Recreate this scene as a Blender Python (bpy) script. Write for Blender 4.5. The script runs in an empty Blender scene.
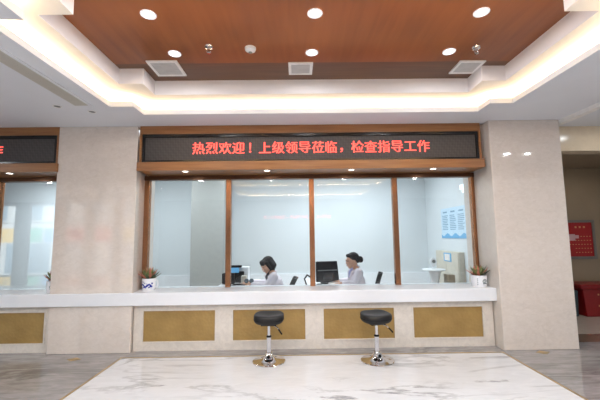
import bpy, bmesh, math, random
from mathutils import Matrix, Vector
random.seed(7)
PI = math.pi
sc = bpy.context.scene
COL = sc.collection

# ------------------------------------------------------------------ materials
def s2l(c):
    return tuple((v/12.92 if v <= .04045 else ((v+.055)/1.055)**2.4) for v in [k/255 for k in c])

def nodes(name):
    m = bpy.data.materials.new(name); m.use_nodes = True
    nt = m.node_tree
    return m, nt, nt.nodes, nt.links, nt.nodes['Principled BSDF']

def plain(name, rgb, rough=.5, metal=0, spec=.5, noise=.06, nscale=12, bump=0, emit=None, es=0):
    """flat colour with a faint procedural mottling"""
    m, nt, N, L, b = nodes(name)
    c = s2l(rgb)
    tc = N.new('ShaderNodeTexCoord'); nz = N.new('ShaderNodeTexNoise')
    nz.inputs['Scale'].default_value = nscale; nz.inputs['Detail'].default_value = 3
    L.new(tc.outputs['Object'], nz.inputs['Vector'])
    r = N.new('ShaderNodeValToRGB')
    r.color_ramp.elements[0].position = .3; r.color_ramp.elements[1].position = .7
    r.color_ramp.elements[0].color = (*[max(0, k*(1-noise)) for k in c], 1)
    r.color_ramp.elements[1].color = (*[min(1, k*(1+noise)) for k in c], 1)
    L.new(nz.outputs['Fac'], r.inputs['Fac']); L.new(r.outputs['Color'], b.inputs['Base Color'])
    b.inputs['Roughness'].default_value = rough; b.inputs['Metallic'].default_value = metal
    b.inputs['Specular IOR Level'].default_value = spec
    if bump:
        bp = N.new('ShaderNodeBump'); bp.inputs['Strength'].default_value = bump
        L.new(nz.outputs['Fac'], bp.inputs['Height']); L.new(bp.outputs['Normal'], b.inputs['Normal'])
    if emit:
        b.inputs['Emission Color'].default_value = (*s2l(emit), 1); b.inputs['Emission Strength'].default_value = es
    return m

def marble(name, base, vein, rough=.12, scale=1.0, amount=.6, rot=(0, 0, .6), stretch=(1, 1, 1), mottle=None, width=.07, thick=.04, spec=.5):
    m, nt, N, L, b = nodes(name)
    tc = N.new('ShaderNodeTexCoord'); mp = N.new('ShaderNodeMapping')
    mp.inputs['Rotation'].default_value = rot; mp.inputs['Scale'].default_value = stretch
    L.new(tc.outputs['Object'], mp.inputs['Vector'])
    w = N.new('ShaderNodeTexNoise'); w.inputs['Scale'].default_value = 1.3*scale; w.inputs['Detail'].default_value = 8
    w.inputs['Roughness'].default_value = .62; w.inputs['Distortion'].default_value = 1.2
    L.new(mp.outputs['Vector'], w.inputs['Vector'])
    # ridge veins : |noise - .5|
    s = N.new('ShaderNodeMath'); s.operation = 'SUBTRACT'; s.inputs[1].default_value = .5
    L.new(w.outputs['Fac'], s.inputs[0])
    a = N.new('ShaderNodeMath'); a.operation = 'ABSOLUTE'; L.new(s.outputs[0], a.inputs[0])
    r = N.new('ShaderNodeMapRange'); r.inputs['From Min'].default_value = 0; r.inputs['From Max'].default_value = thick
    r.inputs['To Min'].default_value = 1; r.inputs['To Max'].default_value = 0
    L.new(a.outputs[0], r.inputs['Value'])
    n2 = N.new('ShaderNodeTexNoise'); n2.inputs['Scale'].default_value = 1.1*scale; n2.inputs['Detail'].default_value = 4
    L.new(mp.outputs['Vector'], n2.inputs['Vector'])
    r2 = N.new('ShaderNodeMapRange'); r2.inputs['From Min'].default_value = .42; r2.inputs['From Max'].default_value = .68
    L.new(n2.outputs['Fac'], r2.inputs['Value'])
    mu = N.new('ShaderNodeMath'); mu.operation = 'MULTIPLY'; L.new(r.outputs[0], mu.inputs[0]); L.new(r2.outputs[0], mu.inputs[1])
    m2 = N.new('ShaderNodeMath'); m2.operation = 'MULTIPLY'; m2.inputs[1].default_value = amount; L.new(mu.outputs[0], m2.inputs[0])
    # mottling
    n3 = N.new('ShaderNodeTexNoise'); n3.inputs['Scale'].default_value = 9*scale; n3.inputs['Detail'].default_value = 9; n3.inputs['Roughness'].default_value = .65; n3.inputs['Distortion'].default_value = .8
    L.new(mp.outputs['Vector'], n3.inputs['Vector'])
    cr = N.new('ShaderNodeValToRGB'); cr.color_ramp.elements[0].position = .3; cr.color_ramp.elements[1].position = .7
    cr.color_ramp.elements[0].color = (*s2l(mottle or base), 1); cr.color_ramp.elements[1].color = (*s2l(base), 1)
    L.new(n3.outputs['Fac'], cr.inputs['Fac'])
    mx = N.new('ShaderNodeMixRGB'); mx.inputs['Color2'].default_value = (*s2l(vein), 1)
    L.new(m2.outputs[0], mx.inputs['Fac']); L.new(cr.outputs['Color'], mx.inputs['Color1'])
    L.new(mx.outputs['Color'], b.inputs['Base Color'])
    b.inputs['Roughness'].default_value = rough; b.inputs['Specular IOR Level'].default_value = spec
    return m

def wood(name, c1, c2, rough=.35, stretch=(1, 14, 14), band=None, spec=.5):
    m, nt, N, L, b = nodes(name)
    tc = N.new('ShaderNodeTexCoord'); mp = N.new('ShaderNodeMapping'); mp.inputs['Scale'].default_value = stretch
    L.new(tc.outputs['Object'], mp.inputs['Vector'])
    nz = N.new('ShaderNodeTexNoise'); nz.inputs['Scale'].default_value = 1.6; nz.inputs['Detail'].default_value = 6
    nz.inputs['Distortion'].default_value = .4
    L.new(mp.outputs['Vector'], nz.inputs['Vector'])
    cr = N.new('ShaderNodeValToRGB'); cr.color_ramp.elements[0].position = .32; cr.color_ramp.elements[1].position = .7
    cr.color_ramp.elements[0].color = (*s2l(c1), 1); cr.color_ramp.elements[1].color = (*s2l(c2), 1)
    L.new(nz.outputs['Fac'], cr.inputs['Fac'])
    out = cr.outputs['Color']
    if band:
        n2 = N.new('ShaderNodeTexNoise'); n2.inputs['Scale'].default_value = .55; n2.inputs['Detail'].default_value = 2
        L.new(tc.outputs['Object'], n2.inputs['Vector'])
        rr = N.new('ShaderNodeMapRange'); rr.inputs['From Min'].default_value = .4; rr.inputs['From Max'].default_value = .62
        rr.inputs['To Max'].default_value = .6
        L.new(n2.outputs['Fac'], rr.inputs['Value'])
        mx = N.new('ShaderNodeMixRGB'); mx.inputs['Color2'].default_value = (*s2l(band), 1)
        L.new(rr.outputs[0], mx.inputs['Fac']); L.new(out, mx.inputs['Color1']); out = mx.outputs['Color']
    L.new(out, b.inputs['Base Color'])
    b.inputs['Roughness'].default_value = rough; b.inputs['Specular IOR Level'].default_value = spec
    return m

def emission(name, rgb, strength):
    m = bpy.data.materials.new(name); m.use_nodes = True
    N = m.node_tree.nodes; L = m.node_tree.links; N.clear()
    e = N.new('ShaderNodeEmission'); o = N.new('ShaderNodeOutputMaterial')
    e.inputs['Color'].default_value = (*s2l(rgb), 1); e.inputs['Strength'].default_value = strength
    L.new(e.outputs[0], o.inputs['Surface']); return m

def glass(name, tint, refl=1.0, ior=1.5, add=0.0):
    m = bpy.data.materials.new(name); m.use_nodes = True
    N = m.node_tree.nodes; L = m.node_tree.links; N.clear()
    t = N.new('ShaderNodeBsdfTransparent'); t.inputs['Color'].default_value = (*tint, 1)
    g = N.new('ShaderNodeBsdfGlossy'); g.inputs['Roughness'].default_value = 0.0
    f = N.new('ShaderNodeFresnel'); f.inputs['IOR'].default_value = ior
    mu = N.new('ShaderNodeMath'); mu.operation = 'MULTIPLY_ADD'; mu.inputs[1].default_value = refl; mu.inputs[2].default_value = add
    L.new(f.outputs[0], mu.inputs[0])
    mx = N.new('ShaderNodeMixShader'); o = N.new('ShaderNodeOutputMaterial')
    L.new(mu.outputs[0], mx.inputs['Fac']); L.new(t.outputs[0], mx.inputs[1]); L.new(g.outputs[0], mx.inputs[2])
    L.new(mx.outputs[0], o.inputs['Surface']); return m

def led_screen(name):
    """dark LED matrix: rows of unlit dots, faint diagonal moire bands mixed into the colour"""
    m, nt, N, L, b = nodes(name)
    tc = N.new('ShaderNodeTexCoord')
    v = N.new('ShaderNodeTexVoronoi'); v.inputs['Scale'].default_value = 45; v.inputs['Randomness'].default_value = 0
    L.new(tc.outputs['Object'], v.inputs['Vector'])
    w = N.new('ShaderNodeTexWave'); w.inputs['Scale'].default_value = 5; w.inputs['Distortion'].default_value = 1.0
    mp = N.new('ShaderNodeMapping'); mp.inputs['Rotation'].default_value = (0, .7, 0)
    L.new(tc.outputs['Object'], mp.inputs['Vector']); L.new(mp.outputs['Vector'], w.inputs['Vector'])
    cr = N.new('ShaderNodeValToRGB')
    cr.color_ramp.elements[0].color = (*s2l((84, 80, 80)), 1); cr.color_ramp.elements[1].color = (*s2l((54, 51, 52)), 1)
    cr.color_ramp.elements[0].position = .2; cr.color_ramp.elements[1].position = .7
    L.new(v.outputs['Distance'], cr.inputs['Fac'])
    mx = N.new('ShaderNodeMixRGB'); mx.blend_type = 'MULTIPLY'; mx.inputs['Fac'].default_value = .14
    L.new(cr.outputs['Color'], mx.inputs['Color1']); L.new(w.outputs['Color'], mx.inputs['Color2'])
    L.new(mx.outputs['Color'], b.inputs['Base Color']); b.inputs['Roughness'].default_value = .6
    return m

def carved(name, c1, c2, rough=.4, metal=.3):
    m, nt, N, L, b = nodes(name)
    tc = N.new('ShaderNodeTexCoord')
    v = N.new('ShaderNodeTexVoronoi'); v.inputs['Scale'].default_value = 26
    L.new(tc.outputs['Object'], v.inputs['Vector'])
    n = N.new('ShaderNodeTexNoise'); n.inputs['Scale'].default_value = 4; n.inputs['Detail'].default_value = 8
    L.new(tc.outputs['Object'], n.inputs['Vector'])
    cr = N.new('ShaderNodeValToRGB'); cr.color_ramp.elements[0].position = .3; cr.color_ramp.elements[1].position = .7
    cr.color_ramp.elements[0].color = (*s2l(c1), 1); cr.color_ramp.elements[1].color = (*s2l(c2), 1)
    L.new(n.outputs['Fac'], cr.inputs['Fac']); L.new(cr.outputs['Color'], b.inputs['Base Color'])
    bp = N.new('ShaderNodeBump'); bp.inputs['Strength'].default_value = .25; bp.inputs['Distance'].default_value = .01
    L.new(v.outputs['Distance'], bp.inputs['Height']); L.new(bp.outputs['Normal'], b.inputs['Normal'])
    b.inputs['Roughness'].default_value = rough; b.inputs['Metallic'].default_value = metal
    return m

M = dict(
    column=marble('beige_marble', (226, 216, 208), (196, 186, 178), rough=.05, scale=1.1, amount=.30, mottle=(215, 204, 194), rot=(0, .6, .3), thick=.04, stretch=(1.5, 1.5, 2.6)),
    jamb=marble('grey_beige_marble', (214, 207, 199), (196, 186, 176), rough=.2, amount=.3, mottle=(204, 196, 188)),
    wallmarble=marble('pale_counter_marble', (232, 224, 214), (214, 202, 190), rough=.2, scale=1.6, amount=.35, mottle=(214, 206, 197)),
    floorwhite=marble('white_floor_marble', (224, 225, 228), (104, 104, 108), rough=.07, scale=.75, amount=.85, rot=(0, 0, -1.0), stretch=(.55, 2.0, 1), mottle=(212, 213, 216), thick=.035),
    floorgrey=marble('grey_floor_marble', (168, 165, 164), (104, 101, 100), rough=.06, scale=1.0, amount=.85, rot=(0, 0, -1.0), stretch=(.5, 2.2, 1), mottle=(134, 131, 130), thick=.08),
    floordark=marble('brown_threshold_marble', (128, 108, 92), (84, 70, 60), rough=.12, amount=.6),
    floortile=plain('pale_tile', (196, 184, 172), rough=.25, noise=.03),
    brass=plain('brass_inlay', (176, 150, 100), rough=.3, metal=.6, noise=.1),
    white=plain('white_ceiling_paint', (226, 228, 233), rough=.7, noise=.01, nscale=3),
    wallwhite=plain('white_wall_paint', (226, 226, 224), rough=.7, noise=.015, nscale=2),
    covepaint=plain('cove_paint', (250, 244, 234), rough=.75, noise=.01),
    cove=emission('cove_light_strip', (255, 218, 168), 64),
    lens=emission('downlight_lens', (246, 249, 255), 14),
    lens_small=emission('small_downlight_lens', (255, 246, 232), 9),
    wood=wood('ceiling_wood', (116, 62, 28), (138, 77, 37), rough=.3, stretch=(9, .8, 1), band=(172, 101, 52)),
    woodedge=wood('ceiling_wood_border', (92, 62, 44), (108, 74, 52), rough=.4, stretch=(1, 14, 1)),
    woodsign=wood('sign_wood', (134, 90, 54), (160, 112, 70), rough=.35, stretch=(1.2, 10, 18)),
    bronze=plain('bronze_post', (176, 126, 92), rough=.24, metal=.85, noise=.15, nscale=5),
    bronzedark=plain('dark_bronze_rail', (92, 60, 38), rough=.35, metal=.5),
    black=plain('matte_black', (16, 16, 18), rough=.6, spec=.2),
    blackgloss=plain('gloss_black', (16, 16, 18), rough=.2),
    leather=plain('black_leather', (13, 13, 15), rough=.5, bump=.1, nscale=60),
    chrome=plain('chrome', (225, 225, 228), rough=.08, metal=1, noise=.02),
    gold=carved('gold_panel', (156, 127, 75), (174, 144, 88), rough=.45, metal=.25),
    led=led_screen('led_matrix'),
    ledred=emission('led_red', (255, 88, 76), 3.2),
    ledfar=emission('led_red_far', (255, 70, 60), 7),
    ringlit=plain('glare_ring', (240, 240, 245), rough=.4, emit=(240, 244, 255), es=.5),  # trim ring made to glow, standing in for glare around the lens
    fasciapaint=plain('tray_fascia_paint', (234, 229, 229), rough=.75, noise=.01),
    backwall=plain('street_wall', (112, 114, 118), rough=.7),
    top=plain('white_worktop', (234, 236, 240), rough=.22, spec=.3, noise=.01),
    pane=glass('office_glass', (.935, .965, .978), refl=1.15, add=0.0),
    pane2=glass('street_glass', (.97, .98, .98)),
    office=plain('office_wall', (216, 222, 225), rough=.8, noise=.02, nscale=1.2),
    officelow=plain('office_reflection_band', (232, 236, 240), rough=.5, noise=.01),
    officegrey=plain('office_grey', (158, 160, 157), rough=.7, noise=.03),
    officefloor=plain('office_floor', (176, 170, 164), rough=.4),
    panellight=emission('office_panel_light', (235, 246, 255), 2.2),
    desk=plain('desk_white', (226, 228, 230), rough=.4),
    screen=emission('screen_blue', (120, 190, 240), .9),
    plastic=plain('white_plastic', (232, 234, 236), rough=.4),
    beige=plain('beige_plastic', (206, 200, 186), rough=.5),
    greyplastic=plain('grey_plastic', (128, 130, 130), rough=.5),
    skin=plain('skin', (214, 168, 142), rough=.55, noise=.05, nscale=20),
    hair=plain('black_hair', (30, 24, 24), rough=.7, spec=.25, noise=.3, nscale=60, bump=.3),
    coat=plain('white_lab_coat', (232, 224, 232), rough=.8, noise=.04, nscale=10, bump=.1),
    shirt=plain('dark_shirt', (26, 24, 32), rough=.8),
    lilac=plain('lilac_shirt', (176, 180, 226), rough=.8),
    trousers=plain('navy_trousers', (44, 46, 60), rough=.85),
    lips=plain('lips', (186, 120, 108), rough=.5),
    eye=plain('dark_eye', (26, 20, 18), rough=.2),
    porcelain=plain('porcelain', (236, 238, 242), rough=.12, noise=.01),
    cobalt=plain('cobalt_glaze', (36, 52, 150), rough=.2),
    inkgrey=plain('grey_green_glaze', (84, 104, 112), rough=.2),
    soil=plain('potting_soil', (62, 46, 36), rough=.95, noise=.4, nscale=90, bump=.6),
    leaf=plain('green_leaf', (122, 132, 84), rough=.5, noise=.25, nscale=40),
    leafred=plain('red_tipped_leaf', (188, 118, 96), rough=.5, noise=.25, nscale=40),
    leafdark=plain('dark_leaf', (70, 82, 54), rough=.5, noise=.2, nscale=40),
    brownwall=plain('alcove_wall', (150, 134, 112), rough=.3, noise=.04, nscale=3),
    fascia=marble('alcove_fascia', (226, 210, 184), (206, 188, 162), rough=.2, amount=.3, mottle=(218, 202, 176)),
    red=plain('red_lacquer', (130, 16, 22), rough=.35),
    redboard=plain('red_board', (160, 18, 24), rough=.5),
    frame=plain('aluminium_frame', (126, 122, 118), rough=.35, metal=.4),
    cream=plain('cream_print', (206, 150, 108), rough=.6),
    chartpink=plain('pale_chart_print', (206, 168, 172), rough=.6),
    whiteprint=plain('white_print', (236, 230, 224), rough=.6),
    slate=plain('slate_plastic', (62, 78, 86), rough=.5),
    poster=plain('poster_sheet', (196, 220, 236), rough=.5, noise=.03),
    posterblue=plain('poster_blue', (112, 174, 216), rough=.5),
    postertext=plain('poster_text', (138, 168, 190), rough=.6),
    ventgrey=plain('vent_slats', (196, 194, 192), rough=.5),
    ventwhite=plain('vent_frame', (238, 236, 234), rough=.5),
    grille=plain('grille_metal', (196, 192, 182), rough=.5, noise=.02),
    gap=plain('dark_gap', (110, 106, 100), rough=.8),
    facade=plain('street_facade', (214, 208, 200), rough=.8),
    facadeglass=plain('street_window', (120, 140, 152), rough=.2),
    shopred=plain('shop_sign_red', (214, 60, 70), rough=.6),
    shopyellow=plain('shop_sign_yellow', (240, 190, 80), rough=.6),
    shopgreen=plain('shop_sign_green', (90, 180, 140), rough=.6),
    shopblue=plain('shop_sign_blue', (90, 150, 210), rough=.6),
    pavement=plain('pavement', (160, 160, 160), rough=.8),
)

# ------------------------------------------------------------------ mesh builder
class MB:
    def __init__(s): s.b = bmesh.new()
    def box(s, x0, x1, y0, y1, z0, z1, bev=0, mat=None):
        r = bmesh.ops.create_cube(s.b, size=1)
        vs = r['verts']
        bmesh.ops.scale(s.b, vec=(x1-x0, y1-y0, z1-z0), verts=vs)
        bmesh.ops.translate(s.b, vec=((x0+x1)/2, (y0+y1)/2, (z0+z1)/2), verts=vs)
        if mat: bmesh.ops.transform(s.b, matrix=mat, verts=vs)
        if bev:
            es = {e for v in vs for e in v.link_edges}
            bmesh.ops.bevel(s.b, geom=list(es), offset=bev, segments=2, affect='EDGES', profile=.5)
        return s
    def quad(s, *p):
        s.b.faces.new([s.b.verts.new(q) for q in p]); return s
    def prism(s, pts, off):
        """extrude polygon (3-D points) by vector"""
        off = Vector(off)
        a = [s.b.verts.new(Vector(p)) for p in pts]; c = [s.b.verts.new(Vector(p)+off) for p in pts]
        s.b.faces.new(a); s.b.faces.new(c[::-1]); n = len(a)
        for i in range(n): s.b.faces.new((a[i], c[i], c[(i+1) % n], a[(i+1) % n]))
        return s
    def lathe(s, prof, c=(0, 0, 0), n=32, axis=None, sx=1, sy=1):
        """prof: (r,z) list"""
        rings = []
        for r, z in prof:
            if r < 1e-5: rings.append([s.b.verts.new((0, 0, z))])
            else: rings.append([s.b.verts.new((r*sx*math.cos(2*PI*i/n), r*sy*math.sin(2*PI*i/n), z)) for i in range(n)])
        for A, B in zip(rings, rings[1:]):
            if len(A) == 1 and len(B) == 1: continue
            for i in range(n):
                j = (i+1) % n
                if len(A) == 1: s.b.faces.new((A[0], B[i], B[j]))
                elif len(B) == 1: s.b.faces.new((A[i], A[j], B[0]))
                else: s.b.faces.new((A[i], A[j], B[j], B[i]))
        vs = [v for R in rings for v in R]
        mt = Matrix.Translation(c)
        if axis is not None: mt = mt @ Vector((0, 0, 1)).rotation_difference(Vector(axis)).to_matrix().to_4x4()
        bmesh.ops.transform(s.b, matrix=mt, verts=vs)
        return s
    def cyl(s, c, r, h, n=24, axis=None):
        return s.lathe([(0, 0), (r, 0), (r, h), (0, h)], c, n, axis)
    def ell(s, c, rx, ry, rz, rot=None, n=20, m=12, pw=1.0):
        vs = []
        r = bmesh.ops.create_uvsphere(s.b, u_segments=n, v_segments=m, radius=1)
        vs = r['verts']
        mt = Matrix.Translation(c) @ (rot.to_4x4() if rot else Matrix()) @ Matrix.Diagonal((rx, ry, rz, 1))
        bmesh.ops.transform(s.b, matrix=mt, verts=vs); return s
    def cap(s, p0, r0, p1, r1, n=14):
        """tapered capsule"""
        p0, p1 = Vector(p0), Vector(p1); d = p1-p0; l = d.length
        prof = [(0, -r0)]
        for k in range(1, 5): a = PI/2*k/5; prof.append((r0*math.sin(a), -r0*math.cos(a)))
        prof += [(r0, 0), (r1, l)]
        for k in range(1, 5): a = PI/2*k/5; prof.append((r1*math.cos(a), l+r1*math.sin(a)))
        prof.append((0, l+r1))
        return s.lathe(prof, p0, n, d if l > 1e-6 else None)
    def chain(s, pts, n=14):
        for (a, ra), (b, rb) in zip(pts, pts[1:]): s.cap(a, ra, b, rb, n)
        return s
    def tube(s, pts, r, n=10):
        return s.chain([(p, r) for p in pts], n)
    def build(s, name, mat, parent=None, smooth=False, bev=0, world=True, remesh=0, sub=0, angle=35, smoothit=0):
        bmesh.ops.recalc_face_normals(s.b, faces=s.b.faces[:])
        if parent is not None and world:
            off = Vector((0, 0, 0)); q = parent
            while q is not None: off += q.location; q = q.parent
            bmesh.ops.translate(s.b, vec=-off, verts=s.b.verts[:])
        me = bpy.data.meshes.new(name); s.b.to_mesh(me); s.b.free()
        me.materials.append(mat)
        o = bpy.data.objects.new(name, me); COL.objects.link(o)
        if remesh:
            md = o.modifiers.new('r', 'REMESH'); md.mode = 'VOXEL'; md.voxel_size = remesh
            if smoothit:
                sm = o.modifiers.new('s', 'SMOOTH'); sm.factor = .5; sm.iterations = smoothit
        if bev:
            md = o.modifiers.new('b', 'BEVEL'); md.width = bev; md.segments = 2; md.limit_method = 'ANGLE'
        if sub:
            md = o.modifiers.new('sub', 'SUBSURF'); md.levels = sub; md.render_levels = sub
        if o.modifiers:
            dg = bpy.context.evaluated_depsgraph_get()
            nm = bpy.data.meshes.new_from_object(o.evaluated_get(dg))
            o.modifiers.clear(); o.data = nm
            if not nm.materials: nm.materials.append(mat)
            me = nm
        if smooth:
            me.shade_smooth()
            if angle:
                try: me.set_sharp_from_angle(angle=math.radians(angle))
                except Exception: pass
        if parent is not None: o.parent = parent
        return o

def tag(o, label, cat, group=None):
    o['label'] = label; o['category'] = cat
    if group: o['group'] = group
    return o
def thing(name, loc, label, cat, group=None):
    o = bpy.data.objects.new(name, None); o.empty_display_size = .1; COL.objects.link(o); o.location = loc
    return tag(o, label, cat, group)
def struct(o):
    o['kind'] = 'structure'; return o
def sroot(name, loc):
    o = bpy.data.objects.new(name, None); o.empty_display_size = .1; COL.objects.link(o); o.location = loc
    return struct(o)
def dup(root, loc, label, rotz=None):
    r = root.copy(); COL.objects.link(r); r.location = loc; r['label'] = label
    if rotz is not None: r.rotation_euler = (0, 0, rotz)
    for ch in list(root.children):
        c = ch.copy(); COL.objects.link(c); c.parent = r
        for g in list(ch.children):
            d = g.copy(); COL.objects.link(d); d.parent = c
    return r
def area(name, loc, sx, sy, power, color=(1, 1, 1), rot=(0, 0, 0), disk=False, spread=None):
    l = bpy.data.lights.new(name, 'AREA'); l.energy = power; l.color = color
    l.shape = 'DISK' if disk else 'RECTANGLE'; l.size = sx
    if not disk: l.size_y = sy
    if spread: l.spread = spread
    o = bpy.data.objects.new(name, l); COL.objects.link(o); o.location = loc; o.rotation_euler = rot
    return o

# ------------------------------------------------------------------ main dimensions (metres)
ZC = 2.955                     # soffit height
BAY = 5.7                      # spacing of the two reception bays
XL, XR = -13.5, 7.0            # hall extent
YB = -4.2                      # street side of the hall (behind the camera)
YC = 4.56                      # front of left column / sign
YW = 4.63                      # counter base
YG = 4.97                      # glass line
CX = .19

# ------------------------------------------------------------------ floor
GL, GR, GB = -2.16, 2.505, 4.39
f = MB(); f.box(GL, GR, YB, GB, -.08, 0); struct(f.build('floor', M['floorwhite']))
f = MB(); f.box(XL, GL, YB, 5.3, -.08, 0); f.box(GR, XR, YB, 4.73, -.08, 0); f.box(GL, GR, GB, 5.3, -.08, 0)
struct(f.build('floor_border', M['floorgrey']))
f = MB(); f.box(3.0, XR, 4.73, 5.1, -.08, 0); struct(f.build('floor_threshold', M['floordark']))
f = MB(); f.box(3.12, XR, 5.1, 6.7, -.08, 0.0); struct(f.build('floor_alcove', M['floortile']))
f = MB(); f.box(XL, 3.0, 5.3, 8.2, -.08, 0); struct(f.build('floor_office', M['officefloor']))
t = MB()
t.box(GL-.012, GL+.012, YB, GB+.012, 0, .002); t.box(GR-.012, GR+.012, YB, GB+.012, 0, .002); t.box(GL+.012, GR-.012, GB-.012, GB+.012, 0, .002)
struct(t.build('trim_1', M['brass']))
# brass lozenges let into the grey floor in front of each column
for (x, y, lab) in ((-2.72, 4.37, 'brass lozenge let into the grey floor before the left column'), (2.98, 4.36, 'brass lozenge let into the grey floor before the right column')):
    m = MB(); m.prism([(x-.085, y, 0), (x, y-.06, 0), (x+.085, y, 0), (x, y+.06, 0)], (0, 0, .003))
    tag(m.build('floor_inlay', M['brass']), lab, 'floor inlay')

# ------------------------------------------------------------------ ceiling with recessed light trays
def plus(x, y, cx, cy, a, b, nx, ny):
    x = abs(x-cx); y = abs(y-cy)
    return x < a and y < b and not (x > a-nx and y > b-ny)
def region(mb, xs, ys, inside, z):
    xs = sorted(set(xs)); ys = sorted(set(ys))
    for x0, x1 in zip(xs, xs[1:]):
        for y0, y1 in zip(ys, ys[1:]):
            if inside((x0+x1)/2, (y0+y1)/2): mb.quad((x0, y0, z), (x1, y0, z), (x1, y1, z), (x0, y1, z))
def outline(cx, cy, a, b, nx, ny):
    return [(cx-a, cy-b+ny), (cx-a+nx, cy-b+ny), (cx-a+nx, cy-b), (cx+a-nx, cy-b), (cx+a-nx, cy-b+ny), (cx+a, cy-b+ny),
            (cx+a, cy+b-ny), (cx+a-nx, cy+b-ny), (cx+a-nx, cy+b), (cx-a+nx, cy+b), (cx-a+nx, cy+b-ny), (cx-a, cy+b-ny)]
def skirt(mb, pts, z0, z1):
    for (x0, y0), (x1, y1) in zip(pts, pts[1:]+pts[:1]):
        mb.quad((x0, y0, z0), (x1, y1, z0), (x1, y1, z1), (x0, y0, z1))
TR = [3.05, .45, -2.15]        # tray centres
LIP = (2.33, 1.07, .27, .27); EXP = (2.53, 1.27, .27, .27); FAS = (2.09, .88, .26, .30)
Z0, Z1, Z2 = 3.014, 3.10, 3.27
def brk(cx, cy, P): a, b, nx, ny = P; return [cx-a, cx-a+nx, cx+a-nx, cx+a], [cy-b, cy-b+ny, cy+b-ny, cy+b]
xs, ys = [XL, XR], [YB, 4.75]
for cy in TR:
    X, Y = brk(CX, cy, LIP); xs += X; ys += Y
c = MB()
notrays = lambda x, y: not any(plus(x, y, CX, cy, *LIP) for cy in TR)
region(c, xs, ys, notrays, ZC); region(c, xs, ys, notrays, Z0)
for cy in TR: skirt(c, outline(CX, cy, *LIP), ZC, Z0)
struct(c.build('ceiling', M['white']))
c = MB(); w = MB(); e = MB(); be = MB(); fa = MB()
for cy in TR:
    fy = cy-.06
    X1, Y1 = brk(CX, cy, EXP); X2, Y2 = brk(CX, fy, FAS)
    region(c, X1+X2, Y1+Y2, lambda x, y: plus(x, y, CX, cy, *EXP) and not plus(x, y, CX, fy, *FAS), Z1)
    skirt(c, outline(CX, cy, *EXP), Z0-.02, Z1)
    skirt(fa, outline(CX, fy, *FAS), Z1, Z2)
    # wood infill: field plus a slightly darker border plank at each end
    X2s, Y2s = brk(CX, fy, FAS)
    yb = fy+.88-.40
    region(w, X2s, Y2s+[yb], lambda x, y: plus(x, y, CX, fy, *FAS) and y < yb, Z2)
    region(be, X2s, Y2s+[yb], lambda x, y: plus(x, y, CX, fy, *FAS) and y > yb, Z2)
    # light strip lying on the soffit, just behind the lip
    o = outline(CX, cy, LIP[0]+.06, LIP[1]+.06, .27, .27); o2 = outline(CX, cy, LIP[0]+.10, LIP[1]+.10, .27, .27)
    for i in range(12):
        j = (i+1) % 12
        e.quad((*o[i], Z0+.012), (*o[j], Z0+.012), (*o2[j], Z0+.012), (*o2[i], Z0+.012))
struct(c.build('ceiling_tray', M['covepaint']))
struct(fa.build('ceiling_fascia', M['fasciapaint']))
struct(w.build('ceiling_wood', M['wood']))
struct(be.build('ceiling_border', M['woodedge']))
struct(e.build('ceiling_light_strip', M['cove']))
t = MB(); t.box(3.52, 3.61, YB+.05, 4.745, ZC-.05, ZC+.002); struct(t.build('trim_2', M['ventwhite']))

# ------------------------------------------------------------------ walls of the hall
MW = M['wallwhite']
w = MB(); w.box(XL-.1, XL, YB, 8.3, 0, 3.0); struct(w.build('wall_left', MW))
w = MB(); w.box(XR, XR+.1, YB, 6.8, 0, 3.0); struct(w.build('wall_right', MW))
# street front with full-height glazed doors on the left
gx = [(-12.8, -11.5), (-10.95, -9.7), (-8.95, -8.15), (-7.85, -7.05), (-6.75, -5.95)]
w = MB(); px = XL
for a, b in gx: w.box(px, a, YB-.15, YB, 0, 2.85); px = b
w.box(px, XR, YB-.15, YB, 0, 2.85); w.box(XL, XR, YB-.15, YB, 2.85, 3.3)
struct(w.build('wall_back', M['backwall']))
for i, (a, b) in enumerate(gx):
    wd = sroot('window_%d' % (i+3), ((a+b)/2, YB, 0))
    q = MB(); q.box(a, b, YB-.09, YB-.08, .04, 2.82); q.build('pane', M['pane2'], wd)
    q = MB()
    for x0, x1, z0, z1 in ((a, a+.04, 0, 2.85), (b-.04, b, 0, 2.85), (a+.04, b-.04, 0, .04), (a+.04, b-.04, 2.82, 2.85), (a+.04, b-.04, 2.1, 2.14)):
        q.box(x0, x1, YB-.11, YB-.06, z0, z1)
    q.build('window_frame', M['frame'], wd)
# street outside
q = MB(); q.box(-40, 20, -32, YB-.15, -1.7, -1.55); struct(q.build('ground_street', M['pavement']))
bd = thing('street_building', (-20, -20, -.1), 'pale building across the street with shop signs, seen reflected in glass', 'building')
q = MB(); q.box(-40, 10, -24, -20, -.1, 14); q.build('wall', M['facade'], bd)
q = MB()
for k in range(16):
    for z in (4.6, 7.4, 10.2): q.box(-39+k*3, -37+k*3, -20.04, -19.98, z, z+1.6)
q.build('window_row', M['facadeglass'], bd)
for k in range(20):
    mn = ('shopred', 'shopyellow', 'shopgreen', 'shopblue', 'shopred')[k % 5]
    q = MB(); q.box(-38.5+k*2.1, -36.6+k*2.1, -20.25, -19.99, 2.7, 3.9); q.build('shop_sign', M[mn], bd)
q = MB()
for k in range(10): q.box(-38.4+k*4.5, -34.7+k*4.5, -20.06, -19.99, .1, 2.6)
q.build('shop_window', M['facadeglass'], bd)

# LED sign on the street-side wall, seen as a red line of light in the glass
s = thing('led_sign', (0, YB+.05, 2.23), 'red line of LED characters mirrored faintly in the glass above the clerks', 'LED sign')
q = MB(); q.box(-1.7, 1.7, YB, YB+.05, 2.1, 2.36); q.build('display_panel', M['backwall'], s)
OPP = s

bd.location.z -= 1.5
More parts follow.
